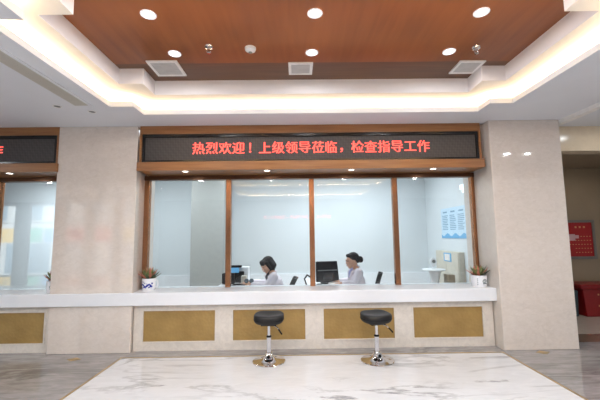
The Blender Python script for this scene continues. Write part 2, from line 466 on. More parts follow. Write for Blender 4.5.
# ------------------------------------------------------------------ columns
q = MB()
q.prism([(-3.195, YC, 0), (-2.137, YC, 0), (-2.19, YG-.04, 0), (-2.19, 5.3, 0), (-3.19, 5.3, 0), (-3.19, YG, 0)], (0, 0, ZC))
struct(q.build('column', M['column'], bev=.006))
q = MB(); q.prism([(2.568, 4.45, 0), (3.508, 4.45, 0), (3.508, 5.3, 0), (2.59, 5.3, 0), (2.59, YG-.04, 0), (2.568, YG-.04, 0)], (0, 0, ZC))
struct(q.build('column', M['column'], bev=.006))
# slim chamfer strip down the visible return of the right column
q = MB(); q.box(2.563, 2.568, 4.458, YG-.06, .0, ZC-.001); struct(q.build('trim_3', M['jamb']))

# ------------------------------------------------------------------ reception bay (built twice: the centre bay and the one to its left)
TXT = '热烈欢迎！上级领导莅临，检查指导工作'
GL_CACHE = {}
def glyph(ch, size, xc, y, zc, mat, parent):
    """one LED character: thin horizontals, heavy verticals"""
    if ch not in GL_CACHE:
        cu = bpy.data.curves.new('glyph', 'FONT'); cu.body = ch; cu.size = 1; cu.resolution_u = 3; cu.offset = .002
        o = bpy.data.objects.new('glyph', cu); COL.objects.link(o)
        dg = bpy.context.evaluated_depsgraph_get(); dg.update()
        me = bpy.data.meshes.new_from_object(o.evaluated_get(dg)); bpy.data.objects.remove(o)
        GL_CACHE[ch] = ([v.co.copy() for v in me.vertices], [list(p.vertices) for p in me.polygons])
    vs, fs = GL_CACHE[ch]
    n = len(vs); V_ = []; F_ = []
    xs_ = [v.x for v in vs]; ys_ = [v.y for v in vs]
    pun = ch in '，！'
    cx_ = (min(xs_)+max(xs_))/2; cy_ = (min(ys_)+max(ys_))/2
    if ch == '，': cy_ += .26; cx_ += .22
    if ch == '！': cx_ += .12
    off = parent.location
    for k, sh in enumerate((-.013, .013)):
        V_ += [(xc+(v.x-cx_+sh)*size-off.x, y-k*.0004-off.y, zc+(v.y-cy_)*size-off.z) for v in vs]
        F_ += [[q+n*k for q in f_] for f_ in fs]
    me = bpy.data.meshes.new('character'); me.from_pydata(V_, [], F_); me.materials.append(mat)
    ob = bpy.data.objects.new('character', me); COL.objects.link(ob); ob.parent = parent
    return ob

def bay(dx, wn, side, xa=-2.11, sign_label='', counter_label='', trim=4):
    """xa: left end of the bay in its own frame"""
    X = lambda x: x+dx
    # wooden surround of the LED sign
    q = MB()
    q.box(X(xa), X(2.505), YC, YG+.1, 2.845, ZC)                 # top board
    q.box(X(xa-.012), X(2.52), YC-.045, YG+.1, 2.335, 2.452, bev=.004)   # bottom board
    q.box(X(xa), X(xa+.028), YC, YG+.1, 2.452, 2.845); q.box(X(2.48), X(2.505), YC, YG+.1, 2.452, 2.845)
    q.box(X(xa+.02), X(2.49), YC+.12, YG+.1, 2.452, 2.845)
    struct(q.build('trim_%d' % trim, M['woodsign']))
    # LED sign
    s = thing('led_sign', (X(CX), YC+.1, 2.455), sign_label, 'LED sign')
    q = MB(); x0, x1, z0, z1 = X(xa+.03), X(2.478), 2.455, 2.842
    q.box(x0, x1, YC+.01, YC+.1, z1-.038, z1); q.box(x0, x1, YC+.01, YC+.1, z0, z0+.03)
    q.box(x0, x0+.03, YC+.01, YC+.1, z0+.03, z1-.038); q.box(x1-.03, x1, YC+.01, YC+.1, z0+.03, z1-.038)
    q.build('sign_frame', M['blackgloss'], s)
    q = MB(); q.box(x0+.03, x1-.03, YC+.035, YC+.1, z0+.03, z1-.038); q.build('display_panel', M['led'], s)
    for i_, ch in enumerate(TXT): glyph(ch, .176, X(-1.327)+(-.078 if dx else 0)+.18*i_, YC+.033, 2.651, M['ledred'], s)
    # window of four panes
    wd = sroot('window_%d' % wn, (X(CX), YG, .748))
    posts = [-2.155, -.985, .21, 1.415, 2.56]
    for p in posts:
        q = MB(); q.box(X(p-.036), X(p+.036), YG-.04, YG+.04, .748, 2.275, bev=.004); q.build('window_post', M['bronze'], wd)
    q = MB(); q.box(X(-2.19), X(2.59), YG-.05, YG+.05, 2.275, 2.335); q.build('window_rail', M['bronzedark'], wd)
    for a, b in zip(posts, posts[1:]):
        q = MB(); q.box(X(a+.036), X(b-.036), YG-.005, YG+.005, .748, 2.275); q.build('pane', M['pane'], wd)
    # counter base with gold panels
    k = thing('reception_counter', (X(CX), YW, 0), counter_label, 'counter')
    P = [(-2.012, -1.083), (-.85, .089), (.33, 1.251), (1.503, 2.412)]
    zb, zt = .117, .503
    q = MB()
    q.box(X(-2.19), X(2.55), YW+.03, 5.0, 0, .585)
    xsb = [-2.137]+[v for p in P for v in p]+[2.55]
    for i in range(0, len(xsb), 2): q.box(X(xsb[i]), X(xsb[i+1]), YW, YW+.03, 0, .585)
    for a, b in P: q.box(X(a), X(b), YW, YW+.03, 0, zb); q.box(X(a), X(b), YW, YW+.03, zt, .585)
    q.build('counter_base', M['wallmarble'], k)
    for a, b in P:
        q = MB(); q.box(X(a-.018), X(a), YW-.008, YW, zb-.018, zt+.018); q.box(X(b), X(b+.018), YW-.008, YW, zb-.018, zt+.018)
        q.box(X(a), X(b), YW-.008, YW, zb-.018, zb); q.box(X(a), X(b), YW-.008, YW, zt, zt+.018)
        fr = q.build('panel_frame', M['wallmarble'], k)
        q = MB(); q.box(X(a), X(b), YW+.012, YW+.03, zb, zt); q.build('gold_panel', M['gold'], k)
    # small recessed lamps under the bottom board
for i_, ch in enumerate(TXT): glyph(ch, .15, 1.325-.155*i_, YB+.053, 2.23, M['ledfar'], OPP)
bay(0, 1, 'centre', sign_label='long LED sign of red Chinese characters over the four centre panes',
    counter_label='marble counter front with gold panels behind the two black stools', trim=4)
bay(-BAY, 2, 'left', sign_label='LED sign cut by the left edge of the photo, beyond the left column',
    counter_label='marble counter front left of the left column, one gold panel in view', trim=5)

q = MB(); q.prism([(-8, 4.53, .588), (2.562, 4.53, .588), (2.562, 4.93, .588), (2.54, 5.1, .588), (-2.185, 5.1, .588), (-2.185, 4.94, .588), (-2.13, YC-.002, .588),
         (-3.2, YC-.002, .588), (-3.2, 5.1, .588), (-8, 5.1, .588)], (0, 0, .16))
tag(q.build('counter_worktop', M['top'], bev=.006), 'long white counter slab running past the left column under the windows', 'worktop')

def small_light(name, x, y, z, label, group, r=.035, lens='lens_small', ring='ventwhite'):
    t = thing(name, (x, y, z), label, 'downlight', group)
    q = MB(); q.lathe([(r, 0), (r*1.35, 0), (r*1.35, -.006), (r, -.004), (r, 0)], n=20); q.build('trim_ring', M[ring], t, world=False, smooth=True)
    q = MB(); q.lathe([(0, -.002), (r, -.002), (r, 0), (0, 0)], n=20); q.build('lamp_lens', M[lens], t, world=False)
    return t
names = ['leftmost', 'second from left', 'third from left', 'rightmost']
for i, x in enumerate((-1.50, -.40, .74, 1.85)):
    small_light('sign_downlight', x, YC+.035, 2.335, 'small round lamp under the centre sign board, %s of four' % names[i], 'lamps under the centre sign')
small_light('sign_downlight', -BAY+1.85, YC+.035, 2.335, 'small round lamp under the sign board left of the left column', None)

# ------------------------------------------------------------------ ceiling fittings
dl = []
lab = {(0, 0): 'near left', (0, 1): 'far left', (1, 0): 'near middle', (1, 1): 'far middle', (2, 0): 'near right', (2, 1): 'far right'}
first = None
for i, x in enumerate((-1.20, .165, 1.54)):
    for j, y in enumerate((2.66, 3.27)):
        L = 'bright round downlight in the wood ceiling, %s of six' % lab[(i, j)]
        if first is None: first = small_light('ceiling_downlight', x, y, Z2, L, 'downlights in the wood ceiling', r=.047, lens='lens', ring='ringlit')
        else: dup(first, (x, y, Z2), L)
def vent(x0, x1, y0, y1, z, label, n=7, grp='square air vents in the wood ceiling'):
    t = thing('ceiling_vent', ((x0+x1)/2, (y0+y1)/2, z), label, 'air vent', grp)
    q = MB(); w_ = .03
    q.box(x0, x1, y0, y0+w_, z-.014, z); q.box(x0, x1, y1-w_, y1, z-.014, z); q.box(x0, x0+w_, y0+w_, y1-w_, z-.014, z); q.box(x1-w_, x1, y0+w_, y1-w_, z-.014, z)
    q.build('vent_frame', M['ventwhite'], t)
    q = MB(); q.box(x0+w_, x1-w_, y0+w_, y1-w_, z-.003, z); q.build('vent_backing', M['gap'], t)
    q = MB(); h = (y1-y0-2*w_)/n
    for k in range(n): q.box(x0+w_, x1-w_, y0+w_+k*h, y0+w_+(k+.78)*h, z-.012, z-.004)
    q.build('vent_slats', M['ventgrey'], t)
vent(-1.545, -1.225, 3.40, 3.73, Z2, 'square white air vent at the left of the wood ceiling')
vent(-.075, .185, 3.46, 3.72, Z2, 'square white air vent in the middle of the wood ceiling')
vent(1.735, 2.012, 3.45, 3.73, Z2, 'square white air vent at the right of the wood ceiling')
t = thing('smoke_detector', (-.435, 3.18, Z2), 'white round smoke detector in the wood ceiling', 'smoke detector')
q = MB(); q.lathe([(0, -.045), (.022, -.045), (.03, -.03), (.048, -.028), (.055, -.008), (.055, 0), (0, 0)], n=24); q.build('housing', M['plastic'], t, world=False, smooth=True)
q = MB(); q.lathe([(0, -.052), (.018, -.05), (.02, -.044), (0, -.044)], n=16); q.build('sensor_cap', M['greyplastic'], t, world=False, smooth=True)
def sprinkler(x, y, label):
    t = thing('sprinkler', (x, y, Z2), label, 'sprinkler', 'chrome sprinklers in the wood ceiling')
    q = MB(); q.lathe([(0, 0), (.042, 0), (.038, -.012), (.014, -.018), (.012, -.03), (0, -.03)], n=20); q.build('escutcheon', M['chrome'], t, world=False, smooth=True)
    q = MB(); q.tube([(-.014, 0, -.02), (-.018, 0, -.045), (0, 0, -.06)], .004); q.tube([(.014, 0, -.02), (.018, 0, -.045), (0, 0, -.06)], .004)
    q.build('yoke', M['chrome'], t, world=False, smooth=True)
    q = MB(); q.lathe([(0, -.058), (.022, -.06), (.022, -.064), (0, -.066)], n=16); q.build('deflector', M['chrome'], t, world=False, smooth=True)
sprinkler(-.83, 3.15, 'small chrome sprinkler head left of the smoke detector')
sprinkler(1.775, 3.20, 'small chrome sprinkler head by the right air vent')
# long air grille in the left soffit
t = thing('air_grille', (-2.45, 2.0, ZC), 'long pale linear air grille in the white soffit at left', 'air grille')
q = MB(); q.box(-2.525, -2.495, -.6, 3.82, ZC-.012, ZC); q.box(-2.34, -2.31, -.6, 3.82, ZC-.012, ZC); q.box(-2.495, -2.34, 3.78, 3.82, ZC-.012, ZC); q.box(-2.495, -2.34, -.6, -.56, ZC-.012, ZC)
q.build('grille_frame', M['white'], t)
q = MB(); q.box(-2.495, -2.34, -.56, 3.78, ZC-.004, ZC); q.build('grille_backing', M['gap'], t)
q = MB()
for k in range(8): q.box(-2.494+k*.0194, -2.494+k*.0194+.016, -.56, 3.78, ZC-.011, ZC-.004)
q.build('grille_slats', M['grille'], t)
for (x, y, lb) in ((-2.72, 3.82, 'small unlit round fitting in the white soffit, farther from the tray'), (-2.43, 4.0, 'small unlit round fitting in the white soffit, nearer the tray corner')):
    small_light('soffit_spotlight', x, y, ZC, lb, None, r=.035, lens='greyplastic')

# ------------------------------------------------------------------ right alcove
q = MB(); q.box(3.508, XR, 4.75, 4.95, 2.60, 3.0); struct(q.build('wall_fascia', M['fascia']))
q = MB(); q.box(3.13, XR, 4.95, 6.6, 2.70, 2.8); struct(q.build('ceiling_alcove', M['brownwall']))
q = MB(); q.box(3.13, XR, 6.6, 6.8, 0, 2.8); struct(q.build('wall_alcove', M['brownwall']))
q = MB(); q.box(3.5, XR, 6.585, 6.6, 0, .1); struct(q.build('baseboard_alcove', M['floordark']))

# red notice board on the alcove wall
t = thing('notice_board', (5.5, 6.59, 1.1), 'red notice board with a grey frame on the alcove wall', 'notice board')
bx0, bx1, bz0, bz1 = 4.8, 5.675, 0.95, 1.69
q = MB(); yy = 6.56
q.box(bx0, bx1, yy, 6.6, bz1-.05, bz1); q.box(bx0, bx1, yy, 6.6, bz0, bz0+.05); q.box(bx0, bx0+.05, yy, 6.6, bz0+.05, bz1-.05); q.box(bx1-.05, bx1, yy, 6.6, bz0+.05, bz1-.05)
q.build('board_frame', M['frame'], t)
q = MB(); q.box(bx0+.05, bx1-.05, 6.575, 6.6, bz0+.05, bz1-.05); q.build('red_sheet', M['redboard'], t)
q = MB()
for k in range(3): q.box(5.30+k*.08, 5.335+k*.08, 6.572, 6.575, 1.535, 1.57)          # heading, three marks
for r in range(5):
    for k in range(10):
        x = 5.06+k*.056
        if r < 2 and k < 4: continue
        q.box(x, x+.026, 6.572, 6.575, 1.07+r*.075, 1.083+r*.075)
q.build('printed_rows', M['cream'], t)
q = MB(); q.box(5.17, 5.29, 6.571, 6.575, 1.30, 1.42); q.box(5.29, 5.36, 6.571, 6.575, 1.34, 1.40); q.build('pale_chart', M['chartpink'], t)
# red floor box and slate bin
t = thing('fire_box', (5.4, 6.25, 0), 'red lidded floor box with white markings under the notice board', 'box')
q = MB(); q.prism([(4.99, 6.45, 0), (4.95, 6.45, .47), (5.85, 6.45, .47), (5.81, 6.45, 0)], (0, -.36, 0)); q.build('box_body', M['red'], t, bev=.01)
q = MB(); q.box(4.89, 5.91, 6.05, 6.5, .47, .55, bev=.02); q.build('box_lid', M['red'], t)
q = MB()
for r, z in ((0, .36), (1, .17)):
    for k in range(6): q.box(5.20+k*.07, 5.225+k*.07, 6.083, 6.09, z, z+.028)
q.build('white_marking', M['cream'], t)
t = thing('waste_bin', (4.84, 6.22, 0), 'slate grey bin half hidden between the right column and the red box', 'bin')
q = MB(); q.lathe([(0, 0), (.08, 0), (.098, .41), (0, .41)], (4.84, 6.22, 0), 24); q.build('bin_body', M['slate'], t, smooth=True)
q = MB(); q.lathe([(.098, .41), (.1, .42), (.09, .435), (0, .445)], (4.84, 6.22, 0), 24); q.build('bin_lid', M['slate'], t, smooth=True)

# ------------------------------------------------------------------ office behind the glass
YO = 8.0
q = MB(); q.box(XL, 3.2, YO, YO+.1, 0, 3.0); struct(q.build('wall_office_back', M['office']))
q = MB(); q.box(3.0, 3.12, 5.3, YO, 0, 3.0); struct(q.build('wall_office_right', M['office']))
q = MB(); q.box(-3.55, -3.45, 5.3, YO, 0, 3.0); struct(q.build('office_light_partition', M['office']))  # unseen partition added to keep the left office dimmer
q = MB(); q.box(XL, 3.1, 5.02, YO, 2.85, 2.95); struct(q.build('ceiling_office', M['wallwhite']))
q = MB(); q.box(XL, 3.1, 5.0, 5.1, 2.335, 2.86); struct(q.build('wall_lintel', M['wallwhite']))
q = MB(); q.box(-3.45, 3.0, YO-.03, YO, 0, .60); struct(q.build('trim_6', M['officelow']))  # pale band standing in for the floor's reflection in the glass
q = MB(); q.box(-2.18, -1.50, 7.1, YO-.03, 0, 2.85); struct(q.build('wall_pillar', M['officegrey']))
for i, (x, y) in enumerate(((-2.75, 6.3), (-1.0, 6.2), (.5, 6.5), (1.6, 6.6))):
    area('office_panel_lamp', (x, y, 2.83), .6, 1.0, 42, (.93, .97, 1))
area('left_office_lamp', (-5.2, 6.6, 2.83), .8, .8, 90, (.93, .97, 1))

# poster on the right-hand office wall (on x = 3.0, facing -x)
t = thing('wall_poster', (2.99, 6.65, 1.4), 'pale blue poster of three text columns on the office side wall', 'poster')
XP = 2.996; ya, yb2, za, zb = 6.1, 7.15, 1.37, 1.965
q = MB(); q.box(XP-.006, XP+.002, ya, yb2, za, zb); q.build('poster_sheet', M['poster'], t)
q = MB()
for c_ in range(3):
    y0 = yb2-.07-c_*.34
    q.box(XP-.009, XP-.006, y0-.22, y0-.04, 1.87, 1.90)
    for r in range(9):
        q.box(XP-.009, XP-.006, y0-.26+random.uniform(0, .08), y0, 1.535+r*.034, 1.55+r*.034)
q.build('printed_columns', M['postertext'], t)
q = MB(); pts = []
n = 24
for k in range(n+1):
    yv = ya+(yb2-ya)*k/n; pts.append((XP-.009, yv, za+.07+.03*math.sin(k*.8)))
q.prism([(XP-.009, ya, za)]+pts+[(XP-.009, yb2, za)], (.003, 0, 0)); q.build('wave_band', M['posterblue'], t)
# beige cupboard against that wall, with a small framed notice on its face
t = thing('office_cupboard', (2.95, 6.75, 0), 'low beige cupboard against the office side wall under the poster', 'cupboard')
q = MB(); q.box(2.90, 2.998, 6.25, 7.28, 0, 1.12, bev=.005); q.build('carcass', M['beige'], t)
for y0, y1 in ((6.27, 6.755), (6.765, 7.26)):
    q = MB(); q.box(2.888, 2.90, y0, y1, .06, 1.10); d = q.build('cupboard_door', M['beige'], t)
    yh = y1-.04 if y0 < 6.6 else y0+.04
    q = MB(); q.box(2.872, 2.888, yh-.008, yh+.008, .55, .67); q.build('handle', M['frame'], d)
t = thing('framed_notice', (2.885, 6.7, .9), 'small blue-edged notice fixed to the beige cupboard front', 'notice')
q = MB(); q.box(2.880, 2.888, 6.54, 6.86, .93, 1.09); q.build('notice_border', M['posterblue'], t)
q = MB(); q.box(2.876, 2.880, 6.59, 6.81, .95, 1.07); q.build('notice_paper', M['whiteprint'], t)
# emergency light box high on the side wall
t = thing('emergency_light', (2.97, 6.05, 2.2), 'bright white lamp box high on the office side wall', 'emergency light')
q = MB(); q.box(2.93, 3.0, 5.92, 6.14, 2.24, 2.33, bev=.005); q.build('lamp_housing', M['panellight'], t)
q = MB(); q.ell((2.94, 6.03, 2.20), .02, .035, .025); q.build('lamp_head', M['panellight'], t, smooth=True)

# white pedestal table with an oval device, near the cupboard
t = thing('side_table', (2.45, 6.3, 0), 'white pedestal table at the right end of the office', 'table')
q = MB(); q.lathe([(0, .80), (.19, .80), (.2, .81), (.2, .825), (.19, .83), (0, .83)], (2.45, 6.3, 0), 32); q.build('tabletop', M['plastic'], t, smooth=True)
q = MB(); q.lathe([(0, 0), (.2, 0), (.2, .02), (.06, .05), (.055, .55), (.11, .80), (0, .80)], (2.47, 6.3, 0), 24); q.build('pedestal', M['plastic'], t, smooth=True)
t = thing('desk_device', (2.45, 6.3, .83), 'small white oval device standing on the pedestal table', 'device')
q = MB(); q.lathe([(0, .83), (.045, .83), (.04, .845), (.012, .85), (.012, .9), (0, .9)], (2.45, 6.3, 0), 20); q.build('stand', M['plastic'], t, smooth=True)
q = MB(); q.lathe([(0, -.02), (.05, -.02), (.066, -.01), (.068, 0), (.066, .015), (0, .02)], (2.45, 6.3, .955), 28, axis=(0, -1, .1), sx=.85, sy=1.15); q.build('casing', M['plastic'], t, smooth=True)
q = MB(); q.lathe([(0, 0), (.03, 0), (.03, .006), (0, .006)], (2.45, 6.277, .965), 20, axis=(0, -1, .1)); q.build('dark_centre', M['greyplastic'], t, smooth=True)
t = thing('storage_crate', (2.62, 6.25, 0), 'small brown crate beside the pedestal table', 'box')
q = MB(); q.box(2.60, 2.72, 6.05, 6.25, .55, .75, bev=.005); q.build('crate_body', M['brownwall'], t)
q = MB(); q.box(2.57, 2.75, 6.02, 6.28, .53, .55); q.box(2.58, 2.60, 6.03, 6.05, 0, .53); q.box(2.72, 2.74, 6.03, 6.05, 0, .53); q.box(2.58, 2.60, 6.25, 6.27, 0, .53); q.box(2.72, 2.74, 6.25, 6.27, 0, .53)
q.build('crate_stand', M['beige'], t)

# desks (returns behind the counter)
def desk(x0, x1, label):
    t = thing('office_desk', ((x0+x1)/2, 5.6, 0), label, 'desk', 'desks behind the glass')
    q = MB(); q.box(x0, x1, 5.12, 6.15, .68, .71, bev=.004); q.build('desktop', M['desk'], t)
    for y in (5.2, 6.08):
        q = MB(); q.box(x0+.03, x0+.07, y-.02, y+.02, 0, .68); q.build('leg', M['frame'], t)
        q = MB(); q.box(x1-.07, x1-.03, y-.02, y+.02, 0, .68); q.build('leg', M['frame'], t)
desk(-1.22, -.66, 'white desk behind the glass before the left clerk')
desk(.12, .74, 'white desk behind the glass before the right clerk')

# ---- equipment on the left desk
t = thing('computer_monitor', (-1.07, 5.55, .71), 'black monitor with a blue lit screen behind the second post', 'monitor')
q = MB(); q.box(-1.19, -1.0, 5.5, 5.62, .715, .88, bev=.012); q.build('monitor_body', M['black'], t)
q = MB(); q.box(-1.06, -.86, 5.60, 5.64, .72, .9, bev=.01); q.build('rear_shell', M['black'], t)
q = MB(); q.box(-1.1, -.93, 5.545, 5.555, .885, .965); q.build('lit_screen', M['screen'], t)
q = MB(); q.box(-1.12, -.89, 5.53, 5.6, .965, 1.0, bev=.008); q.build('top_bar', M['black'], t)
t = thing('label_printer', (-.9, 5.66, .71), 'white box printer beside the left monitor', 'printer')
q = MB(); q.box(-.97, -.80, 5.66, 5.84, .71, .96, bev=.01); q.build('printer_body', M['plastic'], t)
q = MB(); q.box(-.95, -.82, 5.655, 5.66, .80, .82); q.build('paper_slot', M['greyplastic'], t)
t = thing('desk_phone', (-.82, 5.5, .71), 'beige upright desk telephone beside the left clerk\'s hand', 'telephone')
q = MB(); q.box(-.885, -.80, 5.46, 5.56, .71, .845, bev=.012); q.build('phone_body', M['beige'], t)
q = MB(); q.box(-.875, -.81, 5.44, 5.46, .82, .85, bev=.008); q.build('handset', M['beige'], t)
t = thing('keyboard', (-.86, 5.3, .71), 'black keyboard on the left clerk\'s desk', 'keyboard')
q = MB(); q.box(-.98, -.78, 5.22, 5.36, .71, .735, bev=.005); q.build('keyboard_base', M['black'], t)
q = MB()
for r in range(4):
    for k in range(9): q.box(-.973+k*.0215, -.955+k*.0215, 5.23+r*.031, 5.255+r*.031, .735, .741)
q.build('keys', M['blackgloss'], t)
t = thing('computer_mouse', (-1.02, 5.24, .71), 'small dark mouse by the foot of the second post', 'mouse')
q = MB(); q.ell((-1.02, 5.22, .725), .045, .03, .022); q.build('mouse_shell', M['black'], t, smooth=True)

# ---- equipment on the right desk
t = thing('computer_monitor', (.45, 5.55, .71), 'black monitor seen from behind, facing the right clerk', 'monitor')
rot = Matrix.Translation((.5, 5.5, .715)) @ Matrix.Rotation(math.radians(12), 4, 'Z')
q = MB(); q.prism([(-.22, -.02, .02), (.15, -.02, .02), (.12, -.02, .335), (-.22, -.02, .335)], (0, .05, 0))
bmesh.ops.transform(q.b, matrix=rot, verts=q.b.verts[:]); q.build('monitor_shell', M['black'], t, bev=.006)
q = MB(); q.box(-.2, .12, -.032, -.02, .19, .205); bmesh.ops.transform(q.b, matrix=rot, verts=q.b.verts[:]); q.build('back_ridge', M['greyplastic'], t)
q = MB(); q.box(-.12, .04, -.05, -.02, .05, .17); bmesh.ops.transform(q.b, matrix=rot, verts=q.b.verts[:]); q.build('rear_bulge', M['blackgloss'], t, bev=.01)
q = MB(); q.lathe([(0, 0), (.11, 0), (.1, .012), (.02, .02), (.02, .05), (0, .05)], (.46, 5.52, .71), 24); q.build('monitor_stand', M['black'], t, smooth=True)
t = tag(MB().tube([(.13, 5.35, .71), (.1, 5.34, .80), (.14, 5.33, .86), (.19, 5.34, .83), (.21, 5.36, .75), (.2, 5.38, .71)], .012).build('power_cable', M['black'], smooth=True),
        'looped black cable left of the right monitor behind the middle post', 'cable')
t = thing('computer_mouse', (.31, 5.18, .71), 'small dark mouse at the foot of the middle post', 'mouse')
q = MB(); q.ell((.31, 5.17, .73), .045, .03, .022); q.build('mouse_shell', M['black'], t, smooth=True)
t = thing('paper_stack', (.62, 5.3, .71), 'white papers on the desk before the right monitor', 'papers')
q = MB()
for k in range(4): q.box(.46+.004*k, .62-.003*k, 5.2, 5.42, .71+k*.006, .715+k*.006)
q.build('sheets', M['whiteprint'], t)
t = thing('ink_pad', (-.74, 5.26, .71), 'round dark-rimmed ink pad in front of the left clerk\'s hands', 'ink pad')
for x in (-.775, -.70):
    q = MB(); q.lathe([(0, -.015), (.034, -.015), (.036, 0), (.028, .012), (0, .004)], (x, 5.3, .79), 20, axis=(0, -.8, .6)); q.build('ring', M['slate'], t, smooth=True)
q = MB(); q.cap((-.775, 5.33, .715), .01, (-.775, 5.31, .78), .01); q.cap((-.70, 5.33, .715), .01, (-.70, 5.31, .78), .01); q.build('stand', M['greyplastic'], t, smooth=True)

# ---- office chairs
def office_chair(x, y, lean, zt, label, thin):
    t = thing('office_chair', (x, y, 0), label, 'chair', 'black office chairs behind the glass')
    q = MB(); q.box(x-.24, x+.2, y-.22, y+.22, .33, .39, bev=.025); q.build('seat', M['black'], t, smooth=True)
    # backrest: curved strip seen from its edge, facing -x
    bx = x+.20; q = MB(); n = 10; hw = .19
    prof = []
    for k in range(n+1):
        u = k/n; z = .48+(zt-.48)*u; prof.append((bx+lean*u**1.4, z))
    th = .02 if thin else .03
    for s in range(8):
        a0 = -hw+2*hw*s/8; a1 = -hw+2*hw*(s+1)/8
        for (xa, z0), (xb, z1) in zip(prof, prof[1:]):
            c0 = -.05*(1-(a0/hw)**2)*-1; c1 = -.05*(1-(a1/hw)**2)*-1
            P = [(xa+c0, y+a0, z0), (xa+c1, y+a1, z0), (xb+c1, y+a1, z1), (xb+c0, y+a0, z1)]
            q.quad(*P); q.quad(*[(p[0]+th, p[1], p[2]) for p in P])
    bmesh.ops.remove_doubles(q.b, verts=q.b.verts[:], dist=1e-4)
    es = [e for e in q.b.edges if len(e.link_faces) == 1]
    bmesh.ops.bridge_loops(q.b, edges=es)
    q.build('backrest', M['black'], t, smooth=True)
    q = MB(); q.tube([(x+.1, y, .34), (x+.27, y, .36), (x+.31, y, .56)], .018); q.build('back_bar', M['black'], t, smooth=True)
    q = MB(); q.cyl((x, y, .08), .025, .26); q.build('gas_column', M['chrome'], t, smooth=True)
    for k in range(5):
        a = 2*PI*k/5
        q = MB(); q.cap((x, y, .085), .022, (x+.26*math.cos(a), y+.26*math.sin(a), .062), .015); lg = q.build('base_leg', M['black'], t, smooth=True)
        q = MB(); q.lathe([(0, -.02), (.026, -.02), (.026, .02), (0, .02)], (x+.26*math.cos(a), y+.26*math.sin(a), .026), 16, axis=(-math.sin(a), math.cos(a), 0)); q.build('caster', M['black'], lg, smooth=True)
    return t
office_chair(-.40, 5.55, .13, .80, 'black office chair whose back leans behind the left clerk', False)
oc2 = office_chair(.97, 5.55, .10, .865, 'black office chair with a curved back behind the right clerk', True)

oc2.rotation_euler = (0, 0, -.24)
